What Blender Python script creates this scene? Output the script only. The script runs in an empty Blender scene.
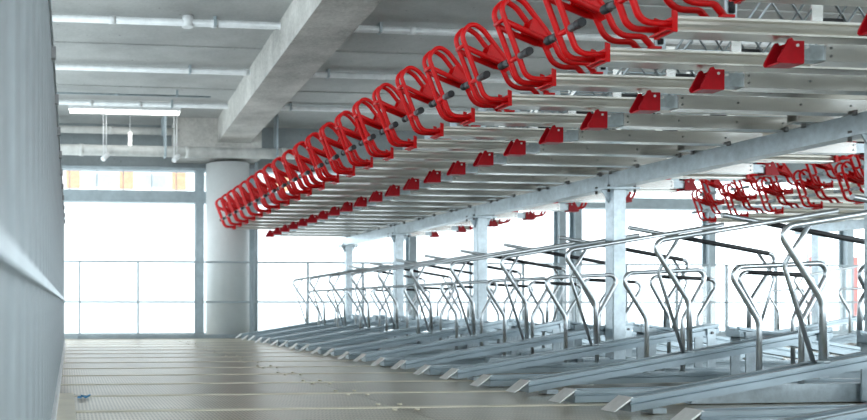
import bpy, bmesh, math, random
from mathutils import Vector, Matrix
random.seed(7)
S = bpy.context.scene
C = S.collection

# ------------------------------------------------------------------ camera
CAM_H = 0.445                      # low camera, just beside the left barrier
YAW = math.atan(0.1136)
F_PX, W_PX = 884.0, 867.0
cd = bpy.data.cameras.new('camera'); cam = bpy.data.objects.new('camera', cd); C.objects.link(cam)
cam.location = (0, 0, CAM_H); cam.rotation_euler = (math.pi/2, 0, -YAW)
cd.sensor_width = 36.0; cd.lens = F_PX/W_PX*36.0
cd.shift_x = (433.5-166.4)/W_PX; cd.shift_y = (305.0-210.0)/W_PX
cd.clip_start = 0.02; cd.clip_end = 400
cd.dof.use_dof = True; cd.dof.focus_distance = 4.3; cd.dof.aperture_fstop = 3.2
S.camera = cam

# ------------------------------------------------------------------ world / exposure
wd = bpy.data.worlds.new('overcast'); S.world = wd; wd.use_nodes = True
bg = wd.node_tree.nodes['Background']
bg.inputs[0].default_value = (0.83, 0.94, 1.0, 1); bg.inputs[1].default_value = 3.0
S.view_settings.view_transform = 'Standard'; S.view_settings.look = 'None'
S.view_settings.gamma = 1.0; S.view_settings.use_curve_mapping = False
S.view_settings.exposure = 0.55

# ------------------------------------------------------------------ materials
def newmat(name):
    m = bpy.data.materials.new(name); m.use_nodes = True
    nt = m.node_tree; return m, nt, nt.nodes['Principled BSDF']
def nz(nt, scale, detail=4, rough=0.6, coord='Object', stretch=None):
    tc = nt.nodes.new('ShaderNodeTexCoord'); n = nt.nodes.new('ShaderNodeTexNoise')
    n.inputs['Scale'].default_value = scale; n.inputs['Detail'].default_value = detail; n.inputs['Roughness'].default_value = rough
    if stretch:
        mp = nt.nodes.new('ShaderNodeMapping'); mp.inputs['Scale'].default_value = stretch
        nt.links.new(tc.outputs[coord], mp.inputs[0]); nt.links.new(mp.outputs[0], n.inputs['Vector'])
    else: nt.links.new(tc.outputs[coord], n.inputs['Vector'])
    return n
def ramp(nt, src, stops):
    r = nt.nodes.new('ShaderNodeValToRGB'); e = r.color_ramp.elements
    e[0].position, e[0].color = stops[0][0], (*stops[0][1], 1); e[1].position, e[1].color = stops[-1][0], (*stops[-1][1], 1)
    for p, c in stops[1:-1]:
        x = e.new(p); x.color = (*c, 1)
    nt.links.new(src, r.inputs[0]); return r
def bump(nt, b, src, s, d=0.01):
    n = nt.nodes.new('ShaderNodeBump'); n.inputs['Strength'].default_value = s; n.inputs['Distance'].default_value = d
    nt.links.new(src, n.inputs['Height']); nt.links.new(n.outputs[0], b.inputs['Normal'])
def plain(name, col, rough=0.5, metal=0.0, var=0.12, scale=18, bmp=0.0, stretch=None, coat=0.0):
    m, nt, b = newmat(name)
    n = nz(nt, scale, stretch=stretch)
    lo = tuple(c*(1-var) for c in col); hi = tuple(min(1, c*(1+var)) for c in col)
    r = ramp(nt, n.outputs['Fac'], [(0.3, lo), (0.7, hi)])
    nt.links.new(r.outputs[0], b.inputs['Base Color'])
    b.inputs['Roughness'].default_value = rough; b.inputs['Metallic'].default_value = metal
    b.inputs['Coat Weight'].default_value = coat; b.inputs['Specular IOR Level'].default_value = 0.3 if 'red' in name else 0.5
    if bmp: bump(nt, b, n.outputs['Fac'], bmp)
    return m
def galv(name, col, rough=0.38, metal=0.85, scale=26, var=0.22, stretch=None):
    m, nt, b = newmat(name)
    n = nz(nt, scale, 5, 0.7, stretch=stretch); n2 = nz(nt, scale*0.18, 3)
    ad = nt.nodes.new('ShaderNodeMath'); ad.operation = 'MULTIPLY_ADD'; ad.inputs[1].default_value = 0.5
    hf = nt.nodes.new('ShaderNodeMath'); hf.operation = 'MULTIPLY'; hf.inputs[1].default_value = 0.5
    nt.links.new(n2.outputs['Fac'], hf.inputs[0]); nt.links.new(n.outputs['Fac'], ad.inputs[0]); nt.links.new(hf.outputs[0], ad.inputs[2])
    r = ramp(nt, ad.outputs[0], [(0.36, tuple(c*(1-var) for c in col)), (0.64, tuple(min(1, c*(1+var)) for c in col))])
    nt.links.new(r.outputs[0], b.inputs['Base Color'])
    b.inputs['Roughness'].default_value = rough; b.inputs['Metallic'].default_value = metal
    return m
M = {}
M['galv'] = galv('galvanised_steel', (0.50, 0.565, 0.60), 0.36, 0.8, 22, 0.2)
M['alu'] = galv('aluminium', (0.70, 0.695, 0.67), 0.26, 0.9, 14, 0.10, (0.15, 1, 1))
M['rail'] = galv('rail_steel', (0.40, 0.47, 0.51), 0.32, 0.85, 16, 0.12, (0.2, 1, 1))
M['tube'] = plain('polished_tube', (0.70, 0.74, 0.77), 0.30, 0.95, 0.05, 30)
M['tray'] = galv('tray_steel', (0.66, 0.64, 0.59), 0.28, 0.85, 14, 0.12, (0.15, 1, 1))
M['barrier'] = galv('barrier_sheet', (0.36, 0.405, 0.43), 0.5, 0.35, 9, 0.14)
M['ramp'] = plain('ramp_plate_steel', (0.82, 0.82, 0.80), 0.45, 0.3, 0.08, 30)
M['red'] = plain('red_powder_coat', (0.62, 0.002, 0.004), 0.36, 0.0, 0.08, 40)
M['redd'] = plain('dark_red_powder_coat', (0.46, 0.002, 0.010), 0.4, 0.0, 0.1, 40)
M['rubber'] = plain('black_rubber', (0.02, 0.022, 0.025), 0.55, 0, 0.2, 60)
M['grip'] = plain('grey_grip_rubber', (0.10, 0.10, 0.105), 0.45, 0, 0.3, 60)
M['bolt'] = plain('bolt_steel', (0.2, 0.2, 0.2), 0.45, 0.8, 0.1, 60)
M['white_paint'] = plain('white_paint', (0.8, 0.82, 0.83), 0.45, 0, 0.05, 20)
M['conduit'] = plain('white_conduit', (0.78, 0.80, 0.81), 0.4, 0.1, 0.08, 14)
M['pipe'] = plain('lagged_pipe', (0.62, 0.63, 0.61), 0.55, 0.1, 0.15, 9, 0.2)
M['steelgrey'] = plain('painted_grey_steel', (0.34, 0.40, 0.43), 0.5, 0.2, 0.12, 9)
M['brick'] = plain('orange_brick', (0.62, 0.32, 0.19), 0.8, 0, 0.2, 8)
M['plaster'] = plain('white_plaster', (0.86, 0.87, 0.88), 0.8, 0, 0.04, 2)
M['redpost'] = plain('red_banner', (0.50, 0.16, 0.14), 0.7, 0, 0.1, 6)
M['bluescrap'] = plain('blue_plastic', (0.05, 0.22, 0.42), 0.4, 0, 0.3, 60)
M['ground'] = plain('pale_paving', (0.62, 0.63, 0.62), 0.8, 0, 0.06, 0.3)

def concrete(name, col, var=0.15, pores=True, bm=0.25):
    m, nt, b = newmat(name)
    n = nz(nt, 1.1, 6, 0.65); n2 = nz(nt, 34, 3, 0.7)
    mx = nt.nodes.new('ShaderNodeMath'); mx.operation = 'MULTIPLY_ADD'; mx.inputs[1].default_value = 0.35
    nt.links.new(n2.outputs['Fac'], mx.inputs[0]); nt.links.new(n.outputs['Fac'], mx.inputs[2])
    r = ramp(nt, mx.outputs[0], [(0.52, tuple(c*(1-var) for c in col)), (0.82, tuple(c*(1+var) for c in col))])
    out = r.outputs[0]
    if pores:
        tc = nt.nodes.new('ShaderNodeTexCoord'); v = nt.nodes.new('ShaderNodeTexVoronoi'); v.inputs['Scale'].default_value = 7
        nt.links.new(tc.outputs['Object'], v.inputs['Vector'])
        pr = ramp(nt, v.outputs['Distance'], [(0.045, (0.45, 0.45, 0.45)), (0.09, (1, 1, 1))])
        mm = nt.nodes.new('ShaderNodeMix'); mm.data_type = 'RGBA'; mm.blend_type = 'MULTIPLY'; mm.inputs[0].default_value = 0.8
        nt.links.new(out, mm.inputs[6]); nt.links.new(pr.outputs[0], mm.inputs[7]); out = mm.outputs[2]
    nt.links.new(out, b.inputs['Base Color']); b.inputs['Roughness'].default_value = 0.75
    bump(nt, b, n2.outputs['Fac'], bm, 0.01)
    return m
M['ceil'] = concrete('ceiling_concrete', (0.41, 0.42, 0.415), 0.16)
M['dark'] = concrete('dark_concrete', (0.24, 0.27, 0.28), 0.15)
M['beam'] = concrete('beam_concrete', (0.50, 0.49, 0.465), 0.34, True, 0.6)
M['column'] = concrete('column_concrete', (0.62, 0.64, 0.64), 0.06, False, 0.1)

# perforated plank floor: fine slots running along Y
m, nt, b = newmat('perforated_plank'); M['floor'] = m
tc = nt.nodes.new('ShaderNodeTexCoord')
sx = nt.nodes.new('ShaderNodeSeparateXYZ'); nt.links.new(tc.outputs['Object'], sx.inputs[0])
def tri(src, freq):
    a = nt.nodes.new('ShaderNodeMath'); a.operation = 'MULTIPLY'; a.inputs[1].default_value = freq; nt.links.new(src, a.inputs[0])
    p = nt.nodes.new('ShaderNodeMath'); p.operation = 'PINGPONG'; p.inputs[1].default_value = 1.0; nt.links.new(a.outputs[0], p.inputs[0]); return p
px = tri(sx.outputs[0], 2/0.016); py = tri(sx.outputs[1], 2/0.055)
cx = ramp(nt, px.outputs[0], [(0.42, (1, 1, 1)), (0.60, (0, 0, 0))])
cy = ramp(nt, py.outputs[0], [(0.70, (1, 1, 1)), (0.82, (0, 0, 0))])
hole = nt.nodes.new('ShaderNodeMath'); hole.operation = 'MULTIPLY'
nt.links.new(cx.outputs[0], hole.inputs[0]); nt.links.new(cy.outputs[0], hole.inputs[1])
n = nz(nt, 2.3, 6, 0.7)
base = ramp(nt, n.outputs['Fac'], [(0.3, (0.42, 0.385, 0.295)), (0.7, (0.60, 0.55, 0.435))])
mm = nt.nodes.new('ShaderNodeMix'); mm.data_type = 'RGBA'; mm.inputs[7].default_value = (0.26, 0.235, 0.175, 1)
nt.links.new(hole.outputs[0], mm.inputs[0]); nt.links.new(base.outputs[0], mm.inputs[6])
oi = nt.nodes.new('ShaderNodeObjectInfo'); tr = ramp(nt, oi.outputs['Random'], [(0.0, (0.70, 0.69, 0.67)), (1.0, (1.0, 1.0, 1.0))])
mt = nt.nodes.new('ShaderNodeMix'); mt.data_type = 'RGBA'; mt.blend_type = 'MULTIPLY'; mt.inputs[0].default_value = 1.0
nt.links.new(mm.outputs[2], mt.inputs[6]); nt.links.new(tr.outputs[0], mt.inputs[7])
nt.links.new(mt.outputs[2], b.inputs['Base Color']); b.inputs['Roughness'].default_value = 0.36; b.inputs['Metallic'].default_value = 0.2
M['floor_plain'] = plain('plain_floor_plate', (0.70, 0.65, 0.53), 0.5, 0.1, 0.1, 6)

m, nt, b = newmat('lamp_tube'); M['lamp'] = m
b.inputs['Emission Color'].default_value = (1, 0.99, 0.96, 1); b.inputs['Emission Strength'].default_value = 4; b.inputs['Base Color'].default_value = (1, 1, 1, 1)
m, nt, b = newmat('clear_glass'); M['glass'] = m
b.inputs['Base Color'].default_value = (0.93, 0.98, 0.98, 1); b.inputs['Roughness'].default_value = 0.02; b.inputs['Transmission Weight'].default_value = 1.0; b.inputs['IOR'].default_value = 1.1
b.inputs['Alpha'].default_value = 0.25

# ------------------------------------------------------------------ mesh helpers
class MB:
    def __init__(s): s.v = []; s.f = []; s.sm = []
    def add(s, vs, fs, smooth=False):
        o = len(s.v); s.v += [tuple(v) for v in vs]; s.f += [tuple(i+o for i in f) for f in fs]; s.sm += [smooth]*len(fs); return s
    def box(s, x0, x1, y0, y1, z0, z1):
        vs = [(x, y, z) for x in (x0, x1) for y in (y0, y1) for z in (z0, z1)]
        return s.add(vs, [(0, 1, 3, 2), (4, 6, 7, 5), (0, 4, 5, 1), (2, 3, 7, 6), (0, 2, 6, 4), (1, 5, 7, 3)])
    def prism(s, prof, a0, a1, axis='x', shift=None):
        """closed 2D profile swept along an axis. x: prof=(y,z); y: prof=(x,z); z: prof=(x,y). shift moves the far end"""
        def P(a, p, sh):
            q = (p[0]+sh[0], p[1]+sh[1])
            return (a, q[0], q[1]) if axis == 'x' else (q[0], a, q[1]) if axis == 'y' else (q[0], q[1], a)
        n = len(prof); sh = shift or (0, 0)
        vs = [P(a0, p, (0, 0)) for p in prof] + [P(a1, p, sh) for p in prof]
        fs = [(i, (i+1) % n, n+(i+1) % n, n+i) for i in range(n)] + [tuple(range(n-1, -1, -1)), tuple(range(n, 2*n))]
        return s.add(vs, fs)
    def tube(s, pts, r, k=8, closed=False):
        pts = [Vector(p) for p in pts]; n = len(pts); rings = []
        t0 = (pts[1]-pts[0]).normalized(); up = Vector((0, 1, 0)) if abs(t0.y) < 0.9 else Vector((0, 0, 1))
        nrm = (up - t0*up.dot(t0)).normalized()
        for i in range(n):
            if closed: ta = (pts[i]-pts[i-1]).normalized(); tb = (pts[(i+1) % n]-pts[i]).normalized()
            else:
                ta = (pts[i]-pts[i-1]).normalized() if i > 0 else (pts[1]-pts[0]).normalized()
                tb = (pts[i+1]-pts[i]).normalized() if i < n-1 else ta
            t = (ta+tb).normalized(); nrm = (nrm - t*nrm.dot(t)).normalized(); bn = t.cross(nrm)
            rings.append([pts[i] + (nrm*math.cos(a)+bn*math.sin(a))*r for a in (2*math.pi*j/k for j in range(k))])
        vs = [v for R in rings for v in R]; fs = []
        for i in range(n if closed else n-1):
            i2 = (i+1) % n
            for j in range(k): fs.append((i*k+j, i*k+(j+1) % k, i2*k+(j+1) % k, i2*k+j))
        s.add(vs, fs, True)
        if not closed:
            o = len(s.v)-n*k
            s.f += [tuple(o+j for j in range(k-1, -1, -1)), tuple(o+(n-1)*k+j for j in range(k))]; s.sm += [False, False]
        return s
    def cyl(s, a, b, r, k=10): return s.tube([a, b], r, k)
    def build(s, name, mat, parent=None, loc=None):
        me = bpy.data.meshes.new(name); me.from_pydata(s.v, [], s.f); me.materials.append(M[mat])
        me.polygons.foreach_set('use_smooth', s.sm); me.update()
        bm = bmesh.new(); bm.from_mesh(me); bmesh.ops.recalc_face_normals(bm, faces=bm.faces); bm.to_mesh(me); bm.free()
        o = bpy.data.objects.new(name, me); C.objects.link(o)
        if parent: o.parent = parent
        if loc: o.location = loc
        return o
def fillet(pts, rad, seg=5):
    pts = [Vector(p) for p in pts]; out = [pts[0]]
    for i in range(1, len(pts)-1):
        p, a, b = pts[i], pts[i-1], pts[i+1]
        r = rad[i-1] if isinstance(rad, (list, tuple)) else rad
        da, db = (a-p).normalized(), (b-p).normalized()
        ang = da.angle(db); L = min(r/math.tan(ang/2), (a-p).length*0.49, (b-p).length*0.49)
        rr = L*math.tan(ang/2); c = p + (da+db).normalized()*(rr/math.sin(ang/2))
        s0, s1 = (p+da*L)-c, (p+db*L)-c; tot = s0.angle(s1); ax = s0.cross(s1).normalized()
        for j in range(seg+1): out.append(c + Matrix.Rotation(tot*j/seg, 3, ax) @ s0)
    out.append(pts[-1]); return out
def tag(o, label=None, cat=None, group=None, kind=None):
    if label: o['label'] = label
    if cat: o['category'] = cat
    if group: o['group'] = group
    if kind: o['kind'] = kind
    return o
def empty(name, loc=(0, 0, 0), rz=0.0):
    o = bpy.data.objects.new(name, None); C.objects.link(o); o.location = loc; o.rotation_euler = (0, 0, rz); o.empty_display_size = 0.1; return o
def copy_tree(o, parent=None):
    c = o.copy(); C.objects.link(c); c.parent = parent
    for ch in list(o.children): copy_tree(ch, c)
    return c
ORD = ['first', 'second', 'third', 'fourth', 'fifth', 'sixth', 'seventh', 'eighth', 'ninth', 'tenth', 'eleventh', 'twelfth', 'thirteenth', 'fourteenth',
       'fifteenth', 'sixteenth', 'seventeenth', 'eighteenth', 'nineteenth', 'twentieth', 'twenty-first', 'twenty-second', 'twenty-third', 'twenty-fourth', 'twenty-fifth', 'twenty-sixth']

H = CAM_H
# ================================================================== SETTING
FAR = 12.35                        # far facade
CEIL = H + 2.53
# floor of perforated planks
fl = tag(MB().box(-0.2, 15.0, -2.2, FAR+0.25, -0.25, -0.03).build('floor', 'floor_plain'), 'beige perforated plank floor', None, None, 'structure')
PW, PD = 2.40, 0.63
def plank_mesh(w):
    mb = MB(); g = 0.0015
    mb.box(g, w-g, g, PD-g, -0.03, -0.003)
    mb.box(g, w-g, g, 0.028, -0.004, 0.0); mb.box(g, w-g, PD-0.028, PD-g, -0.004, 0.0)
    return mb
def bolt_heads(mb, w):
    for bx in (0.05, w-0.05):
        for by in (0.10, PD-0.10): mb.cyl((bx, by, -0.004), (bx, by, 0.004), 0.011, 6)
    return mb
plank = None; plank0 = None
def lip_mat(o):
    o.data.materials.append(M['floor_plain'])  # lips left unperforated; the light they catch is put in as a lighter colour
    for p in o.data.polygons:
        if p.index >= 6: p.material_index = 1
    return o
ny = int((FAR+0.2+2.2)/PD)+1
for j in range(ny):
    y = FAR+0.2-(j+1)*PD
    x = -0.20; w = 1.64
    if plank0 is None:
        p = plank0 = lip_mat(bolt_heads(plank_mesh(1.64), 1.64).build('floor_plank', 'floor', fl))
    else: p = plank0.copy(); C.objects.link(p)
    p.location = (x, y, 0)
    for i in range(5):
        if plank is None: p = plank = lip_mat(bolt_heads(plank_mesh(PW), PW).build('floor_plank', 'floor', fl))
        else: p = plank.copy(); C.objects.link(p)
        p.location = (1.44+i*PW, y, 0)
tag(MB().box(-0.06, 0.040, -1.0, 4.45, 0.0005, 0.004).build('edge_plate', 'floor_plain'), 'smooth beige cover plate on the floor along the barrier', None, None, 'structure')

# ceiling slab, downstand beam
tag(MB().box(-4.0, 15.0, -2.2, FAR+0.35, CEIL, CEIL+0.3).build('ceiling', 'ceil'), 'grey concrete ceiling slab', None, None, 'structure')
b0 = MB()
bz = H + 2.2
def bx_(y): return 1.84 + (y-6.3)*0.036
b0.add([(bx_(-2.2), -2.2, bz), (bx_(-2.2)+.44, -2.2, bz), (bx_(-2.2)+.44, -2.2, CEIL+.02), (bx_(-2.2), -2.2, CEIL+.02),
        (bx_(11.9), 11.9, bz), (bx_(11.9)+.44, 11.9, bz), (bx_(11.9)+.44, 11.9, CEIL+.02), (bx_(11.9), 11.9, CEIL+.02)],
       [(0, 1, 2, 3), (4, 7, 6, 5), (0, 4, 5, 1), (1, 5, 6, 2), (2, 6, 7, 3), (3, 7, 4, 0)])
tag(b0.build('concrete_beam', 'beam'), 'rough concrete downstand beam under the ceiling', None, None, 'structure')
# shallow cross ribs of the slab
for i, y in enumerate((6.95, 8.55, 10.2)):
    tag(MB().box(-4.0, 15.0, y, y+0.05, CEIL-0.012, CEIL+0.01).build('trim_%d' % (i+1), 'ceil'), 'shallow concrete rib across the ceiling', None, None, 'structure')

# conduits across the ceiling
def conduit(y, z, r, x0, x1, label, couplers, mat='conduit', name='ceiling_conduit'):
    e = empty(name, (x0, y, z))
    MB().cyl((0, 0, 0), (x1-x0, 0, 0), r, 12).build('pipe', mat, e)
    for x in couplers: MB().cyl((x-x0-0.03, 0, 0), (x-x0+0.03, 0, 0), r*1.12, 12).build('coupler', mat, e)
    for x in [x0+0.3+1.5*i for i in range(int((x1-x0-0.3)/1.5)+1)]:
        mb = MB(); mb.box(x-x0-0.012, x-x0+0.012, -r*1.3, r*1.3, -r*1.05, CEIL-z-0.001); mb.build('bracket', 'steelgrey', e)
    return tag(e, label, 'pipe')
conduit(7.68, CEIL-0.055, 0.032, -3.5, 14, 'white ceiling conduit carrying the small round junction box', [-.4, .4, 1.3, 3.1])
conduit(9.26, CEIL-0.055, 0.030, -3.5, 14, 'plain white ceiling conduit between the junction-box conduit and the thin grey pipe', [1.9, 3.4])
conduit(10.33, CEIL-0.07, 0.012, -3.5, 1.7, 'thin grey ceiling cable pipe ending beside the concrete beam', [.6], 'steelgrey')
conduit(10.86, CEIL-0.055, 0.032, -3.5, 14, 'white ceiling conduit just before the fluorescent lamp', [.3, .9, 2.6])
mb = MB(); mb.cyl((1.06, 7.68, CEIL-0.095), (1.06, 7.68, CEIL-0.0), 0.05, 16)
tag(mb.build('junction_box', 'white_paint'), 'small round white junction box on the ceiling conduit', 'junction box')

# far facade: lintel, transom, column, mullions
wb = empty('wall_back', (0, FAR, 0)); tag(wb, 'far facade of steel posts and concrete lintel', None, None, 'structure')
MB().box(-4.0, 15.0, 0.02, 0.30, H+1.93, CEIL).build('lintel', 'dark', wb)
MB().box(-4.0, 15.0, -0.035, 0.16, H+1.44, H+1.60).build('transom', 'steelgrey', wb)
MB().box(-4.0, 15.0, -0.04, 0.18, H+1.89, H+1.93).build('lintel_angle', 'steelgrey', wb)
MB().box(-4.0, 15.0, 0.0, 0.2, 0.0, 0.05).build('sill', 'steelgrey', wb)
for x in (-2.9, -0.45, 1.88, 2.62, 5.0, 7.30, 7.55, 9.7, 12.0, 14.3):
    mb = MB(); mb.box(x-0.055, x+0.055, -0.02, 0.0, 0.05, H+1.9); mb.box(x-0.055, x+0.055, 0.12, 0.14, 0.05, H+1.9); mb.box(x-0.008, x+0.008, 0.0, 0.12, 0.05, H+1.9)
    mb.build('post', 'steelgrey', wb)
for x in (0.05, 0.43, 0.8, 1.2, 1.55): MB().box(x-0.006, x+0.006, 0.05, 0.06, H+1.6, H+1.9).build('mullion', 'steelgrey', wb)
for k in range(14): MB().box(-0.4, 1.85, 0.045, 0.05, H+1.61+k*0.02, H+1.612+k*0.02).build('mesh_wire', 'steelgrey', wb)
col = empty('column', (2.23, FAR-0.25, 0)); tag(col, 'round pale concrete column at the far facade', None, None, 'structure')
mb = MB(); mb.tube([(0, 0, 0), (0, 0, H+1.95)], 0.30, 40); mb.build('shaft', 'column', col)
MB().box(-0.75, 0.42, -0.28, 0.42, H+2.0, CEIL).build('capital', 'beam', col)
mb = MB(); mb.cyl((0.36, -0.2, 0), (0.36, -0.2, H+1.95), 0.025, 10); mb.build('drain_pipe', 'steelgrey', col)

# far pipes
p1 = conduit(11.62, H+2.03, 0.072, -3.5, 3.05, 'thick white lagged pipe running in front of the round column', [0.2, 1.6, 2.9], 'pipe', 'service_pipe')
p2 = conduit(11.95, H+2.36, 0.05, -3.5, 1.55, 'thinner lagged pipe above the thick one under the lamp', [0.6], 'pipe', 'service_pipe')

# fluorescent lamp
fx0, fx1 = 0.03, 1.46
lm = tag(empty('fluorescent_lamp', (fx0, 11.25, CEIL-0.02)), 'lit white fluorescent batten lamp under the ceiling', 'lamp')
MB().box(0, fx1-fx0, -0.05, 0.05, -0.035, 0.02).build('housing', 'white_paint', lm)
MB().box(0.02, fx1-fx0-0.02, -0.04, 0.04, -0.070, -0.035).build('diffuser', 'lamp', lm)
for x, s in ((0.50, 'on the rod nearer the barrier'), (1.42, 'on the rod nearer the column')):
    e = tag(empty('spotlight', (x, 11.45, CEIL)), 'small white spotlight hanging below the thick pipe ' + s, 'spotlight')
    MB().cyl((-.018, 0, 0), (-.018, 0, -0.6), 0.006, 6).build('rod', 'conduit', e)
    MB().cyl((.018, 0, 0), (.018, 0, -0.6), 0.006, 6).build('rod', 'conduit', e)
    mb = MB(); mb.tube([(0.035, 0.0, -0.58), (0.0, -0.05, -0.62), (-0.03, -0.08, -0.66)], 0.033, 12); mb.build('head', 'white_paint', e)
e = tag(empty('strip_lamp', (0.85, 11.78, CEIL)), 'narrow upright glowing strip lamp between the two pipes', 'lamp')
MB().cyl((0, 0, H+2.30-CEIL), (0, 0, 0), 0.005, 6).build('rod', 'conduit', e)
MB().box(-0.02, 0.02, -0.012, 0.012, H+2.10-CEIL, H+2.30-CEIL).build('tube', 'lamp', e)

# railing before the facade
rl = tag(empty('glass_railing', (0, FAR-0.65, 0)), 'thin steel and glass railing at the far floor edge', 'railing')
for z in (H+0.575, H+0.04): MB().box(-0.1, 14.5, -0.012, 0.012, z-0.012, z+0.012).build('rail', 'steelgrey', rl)
xs = [0.18+0.77*i for i in range(19)]
for x in xs:
    mb = MB(); mb.box(x-0.012, x+0.012, -0.02, 0.02, 0, H+0.575); mb.box(x-0.04, x+0.04, -0.03, 0.03, 0.03, 0.07); mb.box(x-0.03, x+0.03, -0.05, 0.05, 0.0, 0.012); mb.build('post', 'steelgrey', rl)
for a, c in zip(xs[:-1], xs[1:]): MB().box(a+0.03, c-0.03, -0.004, 0.004, 0.06, H+0.55).build('pane', 'glass', rl)
MB().box(-0.1, 14.5, -0.02, 0.06, 0.0005, 0.05).build('kerb', 'steelgrey', rl)

# left barrier: vertical steel panels, mid rail and cap
WA = -math.atan(0.005)
wl = empty('wall_left', (-0.066, 0, 0), WA); tag(wl, 'grey sheet-steel barrier with vertical panels and a white mid rail', None, None, 'structure')
TOPZ = H + 0.95
pw = 0.24; n0 = None
for i in range(46):
    y = -1.4 + i*pw
    if n0 is None:
        prof = [(0.0, 0.004), (-0.008, 0.03), (-0.008, 0.075), (0.0, 0.09), (0.0, 0.15), (-0.008, 0.165), (-0.008, 0.21), (0.0, pw-0.004), (-0.03, pw-0.004), (-0.03, 0.004)]
        n0 = p = MB().prism(prof, 0.06, TOPZ-0.02, 'z').build('panel', 'barrier', wl)
    else: p = n0.copy(); C.objects.link(p)
    p.location = (0, y, 0)
MB().box(-0.04, 0.006, -1.4, 9.65, TOPZ-0.03, TOPZ).build('cap', 'barrier', wl)
MB().box(-0.03, 0.014, -1.4, 9.65, H+0.038, H+0.058).build('mid_rail', 'galv', wl)
MB().box(-0.04, 0.012, -1.4, 9.65, 0.0, 0.06).build('kick_rail', 'white_paint', wl)
for i in range(8): MB().box(-0.09, -0.03, -0.9+1.5*i, -0.84+1.5*i, 0, TOPZ).build('post', 'galv', wl)
for i in range(14): MB().box(0.0, 0.016, 0.3+0.7*i, 0.33+0.7*i, TOPZ-0.09, TOPZ-0.05).build('clip', 'bolt', wl)

# outside: paving, neighbouring building, red banners
tag(MB().box(-120, 160, -80, 260, -4.2, -4.0).build('ground', 'ground'), 'pale paving outside the deck', None, None, 'structure')
nb = tag(empty('building', (0, 27, -4)), 'white building with orange brick piers beyond the facade', 'building')
MB().box(-14, 18, 0, 8, 0, 13).build('wall', 'plaster', nb)
for i in range(12): MB().box(-9.72+1.62*i, -9.30+1.62*i, -0.12, 0, 8.0, 12.5).build('pier', 'brick', nb)
for i in range(11):
    w_ = MB().box(-9.0+1.62*i, -8.2+1.62*i, -0.05, 0, 8.0, 8.5).build('window', 'conduit', nb)
    MB().box(-8.95+1.62*i, -8.25+1.62*i, -0.07, -0.05, 8.05, 8.45).build('pane', 'glass', w_)
for i in range(9):
    e = tag(empty('banner', (16.0+0.8*i, 17.5, -4)), ORD[i] + ' red banner on its pole outside, counted from the facade', 'banner', 'red banners outside')
    MB().cyl((0, 0, 0), (0, 0, 5.6), 0.03, 8).build('pole', 'steelgrey', e)
    MB().box(0.03, 0.40, -0.01, 0.01, 4.2, 5.5).build('cloth', 'redpost', e)

# ================================================================== DOUBLE-SIDED RACK FRAME
XT, XG = 2.20, 3.76
ZT = H + 0.992                    # underside of upper trays
def floor_profile(w, h, lip, g):
    a = w/2
    L = [(-a, 0), (-a, h*0.52), (-a+g, h*0.58), (-a+g, h*0.66), (-a, h*0.72), (-a, h), (-a+lip, h), (-a+lip, h*0.80), (-a+lip*1.2, h*0.62)]
    return L + [(-y, z) for y, z in reversed(L)]
def rail_profile(w, h, lip, g):
    """U channel with rolled lips and a side groove, y,z"""
    a = w/2
    L = [(-a, 0), (-a, h*0.14), (-a+g*0.7, h*0.34), (-a+g, h*0.56), (-a+g*0.8, h*0.74), (-a, h*0.84), (-a, h), (-a+lip, h), (-a+lip, h*0.80), (-a+lip*1.2, h*0.62)]
    return L + [(-y, z) for y, z in reversed(L)]
YS = [3.03+0.4*k for k in range(-2, 22)]
OY = [y+0.2 for y in YS[:-1]]
OYU = OY[0::2]                      # raised trays on the far side stand at every other place
PY = [1.70, 3.70, 5.70, 7.70, 9.70, 11.50]
LOW_DY = -0.03                     # the floor rails sit a touch nearer than the trays above
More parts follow.
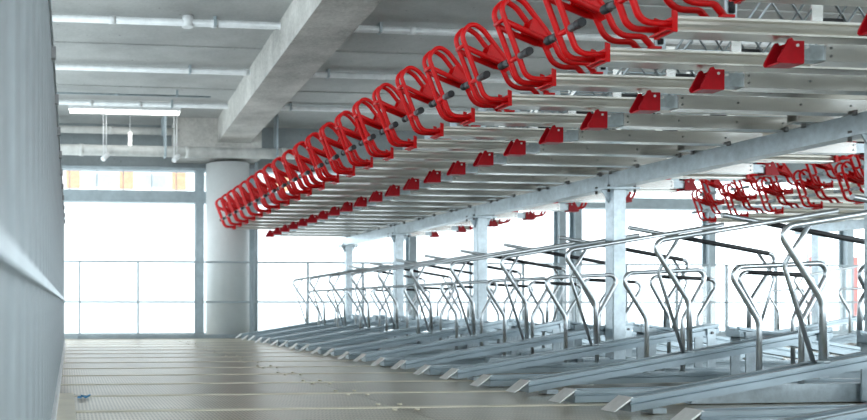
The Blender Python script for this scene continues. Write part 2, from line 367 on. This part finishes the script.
def make_frame(name, label, xg, ys, oy, py, y0, y1, zoff=0.0, detail=True):
    fr = tag(empty(name, (xg, (y0+y1)/2, 0)), label, 'bike rack')
    oyc = -(y0+y1)/2
    gz0, gz1 = H+0.803+zoff, H+0.905+zoff
    g = MB()
    cuts = [y0]+[p for p in py if y0 < p < y1]+[y1]
    for a, c in zip(cuts[:-1], cuts[1:]):
        MB().box(-0.05, 0.05, a+0.004+oyc, c-0.004+oyc, gz0, gz1).build('girder', 'galv', fr)
    for y in py:
        mb = MB(); Y = y+oyc; zt = gz0-0.014
        mb.prism([(-0.048, -0.042+Y), (-0.042, -0.048+Y), (0.042, -0.048+Y), (0.048, -0.042+Y), (0.048, 0.042+Y), (0.042, 0.048+Y), (-0.042, 0.048+Y), (-0.048, 0.042+Y)], 0.012, zt, 'z')
        po = mb.build('post', 'galv', fr)
        MB().box(-0.12, 0.12, Y-0.09, Y+0.09, zt, gz0).build('cap_plate', 'galv', po)
        MB().box(-0.065, 0.065, Y-0.05, Y+0.05, 0.0, 0.012).build('base_plate', 'galv', po)
        for sx_ in (-1, 1):
            MB().prism([(sx_*0.048, zt), (sx_*0.105, zt), (sx_*0.048, zt-0.09)], Y-0.004, Y+0.004, 'y').build('gusset', 'galv', po)
            for sy in (-1, 1):
                MB().cyl((sx_*0.095, Y+sy*0.07, zt-0.02), (sx_*0.095, Y+sy*0.07, gz0+0.016), 0.009, 6).build('bolt', 'bolt', po)
        # floor beam across the posts with slanted ends
        MB().prism([(-0.98, 0.002), (-0.92, 0.085), (-0.062, 0.085), (-0.062, 0.002)], Y-0.03, Y+0.03, 'y').build('floor_beam', 'galv', fr)
        MB().prism([(0.98, 0.002), (0.92, 0.085), (0.062, 0.085), (0.062, 0.002)], Y-0.03, Y+0.03, 'y').build('floor_beam', 'galv', fr)
    # slide rails with red end brackets
    proto = {}
    for side, yy in ((1, ys), (-1, oy)):
        for y in yy:
            if not proto:
                x0 = -1.045
                r_ = MB(); pz = [(-0.034, 0), (-0.034, 0.066), (-0.026, 0.066), (-0.026, 0.008), (0.026, 0.008), (0.026, 0.066), (0.034, 0.066), (0.034, 0)]
                r_.prism(pz, x0+0.10, 0.16, 'x')
                sr = r_.build('slide_rail', 'alu', fr)
                MB().box(x0-0.01, x0+0.10, -0.026, 0.026, 0.006, 0.062).build('rail_tongue', 'galv', sr)
                mb = MB()
                for s_ in (-1, 1): mb.prism([(x0+0.008, -0.010), (x0+0.008, 0.072), (x0-0.034, 0.072), (x0-0.042, 0.083), (x0-0.052, 0.080), (x0-0.094, 0.006), (x0-0.096, -0.004), (x0-0.088, -0.012)], s_*0.033-0.004, s_*0.033+0.004, 'y')
                mb.box(x0-0.086, x0+0.008, -0.033, 0.033, -0.012, -0.005); mb.box(x0-0.034, x0+0.008, -0.033, 0.033, 0.063, 0.072)
                mb.build('end_bracket', 'redd', sr)
                mb = MB()
                for bx, bz_ in ((x0-0.02, 0.055), (x0+0.02, 0.05)): mb.cyl((bx, -0.040, bz_), (bx, 0.040, bz_), 0.006, 8)
                tag(mb.build('pin', 'conduit', sr), kind='stuff')
                mb = MB()
                for bx, bz_ in ((x0+0.12, 0.05), (x0+0.12, 0.02), (x0+0.40, 0.035), (x0+0.72, 0.035), (x0+0.98, 0.035)): mb.cyl((bx, -0.0365, bz_), (bx, 0.0365, bz_), 0.005, 6)
                tag(mb.build('bolt', 'bolt', sr), kind='stuff')
                for bx in (-0.055, 0.055): MB().cyl((bx, -0.045, -0.012), (bx, -0.045, 0.012), 0.012, 6).build('clamp_nut', 'bolt', sr)
                proto['r'] = sr
            else: sr = copy_tree(proto['r'], fr)
            sr.location = (0, y+oyc, gz1+0.003); sr.rotation_euler = (0, 0, 0 if side == 1 else math.pi)
    return fr
make_frame('rack_frame', 'galvanised two-tier rack frame whose girder carries the row of raised trays beside the aisle', XG, YS, OYU, PY, 1.2, 11.62)

# ================================================================== UPPER TRAYS
def make_upper(simple=False):
    t = empty('upper_bike_tray', (0, 0, 0))
    MB().prism([(y, z+0.004) for y, z in rail_profile(0.085, 0.058, 0.018, 0.012)], 0.0, 1.72, 'x').build('channel', 'tray', t)
    # red end bracket
    mb = MB()
    mb.box(-0.012, -0.002, -0.050, 0.050, 0.0, 0.056)
    mb.prism([(-0.014, 0.0), (0.006, 0.0), (0.006, 0.074), (-0.014, 0.080)], -0.052, -0.045, 'y'); mb.prism([(-0.014, 0.0), (0.006, 0.0), (0.006, 0.074), (-0.014, 0.080)], 0.045, 0.052, 'y')
    mb.box(-0.034, -0.012, -0.050, 0.050, 0.006, 0.012)
    mb.build('end_bracket', 'red', t)
    R = 0.0125; k = 8
    prof = [(-0.010, 0.032), (-0.128, 0.034), (-0.228, 0.292), (-0.252, 0.352), (-0.196, 0.412), (-0.138, 0.378), (0.000, 0.210), (0.045, 0.112), (0.160, 0.112), (0.200, 0.070)]
    rad = [0.06, 0.3, 0.055, 0.055, 0.10, 0.3, 0.09, 0.03]
    for s_ in (-1, 1):
        y = s_*0.037
        path = fillet([(x, y, z) for x, z in prof], rad, 5)
        mb = MB(); mb.tube(path, R, k)
        hp = mb.build('hoop', 'red', t)
        mb = MB(); mb.tube([(-0.226, y, 0.288), (-0.150, y, 0.256), (-0.040, y*0.9, 0.214)], R*1.1, k); mb.build('brace', 'red', hp)
        MB().box(0.185, 0.235, y-0.012, y+0.012, 0.062, 0.072).build('foot', 'red', hp)
        MB().prism([(-0.092, 0.318), (-0.120, 0.248), (-0.040, 0.206), (0.008, 0.196)], y-0.006, y+0.006, 'y').build('gusset', 'red', hp)
    mb = MB()
    d = Vector((0.138, 0, -0.168)).normalized(); nn = Vector((d.z, 0, -d.x))*0.004
    a, b2 = Vector((-0.090, 0, 0.312)), Vector((0.012, 0, 0.188))
    q = []
    for P, wv in ((a, 0.020), (a+d*0.045, 0.044), (b2, 0.046)):
        for sn in (1, -1):
            for sy in (1, -1): q.append(P+nn*sn+Vector((0, sy*wv, 0)))
    fs = []
    for i in (0, 4): fs += [(i, i+1, i+5, i+4), (i+2, i+6, i+7, i+3), (i, i+4, i+6, i+2), (i+1, i+3, i+7, i+5)]
    fs += [(0, 2, 3, 1), (8, 9, 11, 10)]
    mb.add(q, fs)
    mb.build('cross_plate', 'red', t)
    mb = MB(); mb.tube([(-0.238, -0.040, 0.296), (-0.238, 0.040, 0.296)], 0.010, 8); mb.build('cross_rod', 'red', t)
    bar = MB(); bar.tube([(-0.163, -0.09, 0.132), (-0.163, 0.09, 0.132)], 0.0125, 10); hb = bar.build('handle_bar', 'red', t)
    for s_ in (-1, 1):
        MB().tube([(-0.163, s_*0.050, 0.132), (-0.163, s_*0.092, 0.132)], 0.0165, 12).build('grip', 'grip', hb)
        MB().tube([(-0.163, s_*0.092, 0.132), (-0.163, s_*0.124, 0.132), (-0.163, s_*0.129, 0.132)], 0.0185, 12).build('grip_end', 'rubber', hb)
    if simple: return t
    # slotted plate and wire wheel guide behind the handle
    pl = MB().box(0.262, 0.310, 0.034, 0.040, 0.056, 0.190).build('lock_plate', 'galv', t)
    mb = MB(); mb.tube([(0.286, 0.030, 0.105), (0.286, 0.030, 0.155)], 0.011, 8); mb.build('rubber_stop', 'rubber', pl)
    for s_ in (-1, 1):
        mb = MB(); zz = [(0.34+0.09*i, s_*0.036, 0.060 if i % 2 == 0 else 0.185) for i in range(11)]
        mb.tube(zz, 0.0055, 6); mb.tube([(0.31, s_*0.036, 0.188), (1.30, s_*0.036, 0.188)], 0.006, 6)
        mb.build('wheel_guide', 'galv', t)
    for x in (0.55, 0.95, 1.35):
        pl = MB().box(x, x+0.045, -0.042, -0.036, 0.056, 0.20).build('upright_plate', 'alu', t)
        MB().box(x+0.06, x+0.16, -0.022, 0.022, 0.036, 0.082).build('wheel_pad', 'rubber', pl)
    return t
up = make_upper()
N = len(YS)
for i, y in enumerate(reversed(YS)):
    o = up if i == 0 else copy_tree(up)
    o.location = (XT, y, ZT)
    tag(o, ORD[i]+' raised tray with red handle over the barrier aisle, counted from the round column', 'bike tray', 'raised trays over the barrier aisle')
for i, y in enumerate(reversed(OYU)):
    o = copy_tree(up); o.location = (2*XG-XT, y, ZT); o.rotation_euler = (0, 0, math.pi)
    tag(o, ORD[i]+' raised tray with handle facing the far aisle, counted from the facade', 'bike tray', 'raised trays on the far side of the girder')

# ================================================================== LOWER RAILS
RX0, RZ0, RX1, RZ1 = 2.28, 0.010, 3.94, 0.275
def ramp_plate(t, z):
    MB().prism([(-0.075, 0.001), (-0.068, 0.001), (0.014, z+0.002), (0.006, z+0.006)], -0.045, 0.045, 'y').build('ramp_plate', 'ramp', t)
def make_high():
    t = empty('raised_wheel_rail')
    L = RX1-RX0; hgt = 0.055
    MB().prism(floor_profile(0.095, hgt, 0.020, 0.008), 0.0, L, 'x', (0, RZ1-RZ0)).build('channel', 'rail', t)
    ramp_plate(t, hgt)
    def top(x): return (RZ1-RZ0)*x/L+hgt
    yy = -0.030
    pts = [(0.875, yy, top(0.875)-0.02), (0.870, yy, 0.46-RZ0), (0.66, yy, 0.765-RZ0), (1.70, yy, 0.935-RZ0)]
    MB().tube(fillet(pts, [0.10, 0.045], 7), 0.0135, 10).build('wheel_arm', 'tube', t)
    MB().tube(fillet([(0.815, yy+0.004, 0.785-RZ0), (0.745, 0.03, 0.615-RZ0), (0.885, 0.03, top(0.885)-0.01)], 0.05, 5), 0.0090, 8).build('strut', 'tube', t)
    MB().tube([(0.875, yy, top(0.875)-0.004), (0.875, yy, top(0.875)+0.008)], 0.022, 10).build('foot_clamp', 'galv', t)
    xs_ = L-0.085
    mb = MB(); mb.box(xs_, xs_+0.055, -0.058, -0.0505, 0.002-RZ0, top(xs_)-0.015); mb.box(xs_, xs_+0.055, 0.0505, 0.058, 0.002-RZ0, top(xs_)-0.015)
    mb.box(xs_, xs_+0.055, -0.058, 0.058, 0.002-RZ0, 0.010-RZ0)
    sp = mb.build('support_leg', 'galv', t)
    MB().cyl((xs_+0.028, -0.066, top(xs_)-0.04), (xs_+0.028, -0.050, top(xs_)-0.04), 0.008, 8).build('bolt', 'bolt', sp)
    MB().box(0.10, 0.16, -0.04, 0.04, -0.012+0.004, 0.012).build('floor_shoe', 'galv', t)
    return t
def make_low():
    t = empty('floor_wheel_rail')
    L = 1.80; hgt = 0.055
    MB().prism(floor_profile(0.095, hgt, 0.020, 0.008), 0.0, L, 'x', (0, 0.02)).build('channel', 'rail', t)
    ramp_plate(t, hgt)
    x0, x1, la, lb, zt, zb = 0.755, 1.30, 0.92, 1.135, 0.62, 0.36
    pts = [(la, -0.03, 0.05), (la, -0.03, zb), (x0, -0.03, zt-0.005), (x1, -0.03, zt+0.02), (lb, -0.03, zb), (lb, -0.03, 0.05)]
    MB().tube(fillet(pts, [0.10, 0.045, 0.045, 0.10], 7), 0.0125, 10).build('wheel_hoop', 'tube', t)
    for x in (la, lb): MB().tube([(x, -0.03, hgt+0.005), (x, -0.03, hgt+0.018)], 0.020, 10).build('foot_clamp', 'galv', t)
    return t
hi, lo = make_high(), make_low()
def with_sleeve(src, a, b, r):
    c = copy_tree(src)
    MB().tube([a, b], r, 10).build('rubber_sleeve', 'rubber', c); return c
zA, zB = 0.765-RZ0, 0.935-RZ0
hi_far = with_sleeve(hi, (0.74, -0.03, zA+(zB-zA)*0.08/1.04), (1.42, -0.03, zA+(zB-zA)*0.76/1.04), 0.0150)
lo_far = with_sleeve(lo, (0.84, -0.03, 0.620), (1.22, -0.03, 0.636), 0.0142)
nh = nl = 0
for i, y in enumerate(reversed(YS)):
    k = len(YS)-1-i - 2                # grid index of this row
    if k % 2 == 1 or k % 2 == -1:
        o = hi if nh == 0 else copy_tree(hi); o.location = (RX0, y+LOW_DY, RZ0); nh += 1
        tag(o, ORD[nh-1]+' sloping rail with tall tube arm beside the barrier aisle, counted from the railing', 'bike rail', 'sloping rails on the barrier aisle')
    else:
        o = lo if nl == 0 else copy_tree(lo); o.location = (RX0, y+LOW_DY, 0.004); nl += 1
        tag(o, ORD[nl-1]+' flat rail with closed tube hoop beside the barrier aisle, counted from the railing', 'bike rail', 'flat rails on the barrier aisle')
nh = nl = 0
for i, y in enumerate(reversed(OY)):
    k = len(OY)-1-i - 2
    if k % 2 == 1 or k % 2 == -1:
        o = hi_far if nh == 0 else copy_tree(hi_far); o.location = (2*XG-RX0, y+LOW_DY, RZ0); nh += 1
        tag(o, ORD[nh-1]+' sloping rail with tall tube arm beside the far aisle, counted from the railing', 'bike rail', 'sloping rails on the far aisle')
    else:
        o = lo_far if nl == 0 else copy_tree(lo_far); o.location = (2*XG-RX0, y+LOW_DY, 0.004); nl += 1
        tag(o, ORD[nl-1]+' flat rail with closed tube hoop beside the far aisle, counted from the railing', 'bike rail', 'flat rails on the far aisle')
    o.rotation_euler = (0, 0, math.pi)

# ================================================================== SECOND RACK ACROSS THE FAR AISLE
X2 = 7.75
Y2 = [9.72-0.5*i for i in range(9)]
far_up = make_upper(True)
far_up.name = 'upper_bike_tray'
for g in [q for c in far_up.children for q in c.children if q.name.startswith('grip')]: g.data.materials[0] = M['steelgrey']
first = True; 
for zo, dy, w in ((0.20, 0.0, 'upper'), (0.0, 0.125, 'lower')):
    for i, y in enumerate(Y2):
        o = far_up if first else copy_tree(far_up); first = False
        o.location = (X2, y+dy, ZT+zo)
        tag(o, '%s red-handled tray in the %s row across the far aisle, counted from the facade' % (ORD[i], w), 'bike tray', '%s red-handled trays across the far aisle' % w)
fr2 = tag(empty('rack_frame', (X2+1.4, 7.85, 0)), 'galvanised rack frame standing across the far aisle behind red handles', 'bike rack')
for z in (ZT-0.11, ZT+0.09): MB().box(-0.05, 0.05, -2.3, 2.3, z, z+0.105).build('girder', 'galv', fr2)
for y in (-2.0, 0, 2.0): MB().box(-0.05, 0.05, y-0.05, y+0.05, 0, ZT-0.11).build('post', 'galv', fr2)
nq = 0
for i in range(10):
    y = 10.0-0.5*i
    o = copy_tree(hi if i % 2 else lo); o.location = (X2+0.05, y, RZ0 if i % 2 else 0.004)
    tag(o, ORD[i]+' wheel rail on the floor across the far aisle, counted from the facade', 'bike rail', 'wheel rails across the far aisle')

# small scrap on the floor
mb = MB()
pp = [(0.0, 0.0, 0.004), (0.05, 0.02, 0.010), (0.09, 0.05, 0.004), (0.12, 0.02, 0.016), (0.08, -0.03, 0.006), (0.03, -0.03, 0.018)]
mb.tube(pp, 0.006, 6); mb.box(0.0, 0.04, -0.02, 0.02, 0.0, 0.012)
mb.v = [(x*0.5, y*0.7, z*0.8) for x, y, z in mb.v]
tag(mb.build('plastic_scrap', 'bluescrap', None, (0.055, 4.25, 0.0)), 'crumpled bit of blue plastic lying on the floor near the barrier', 'litter')
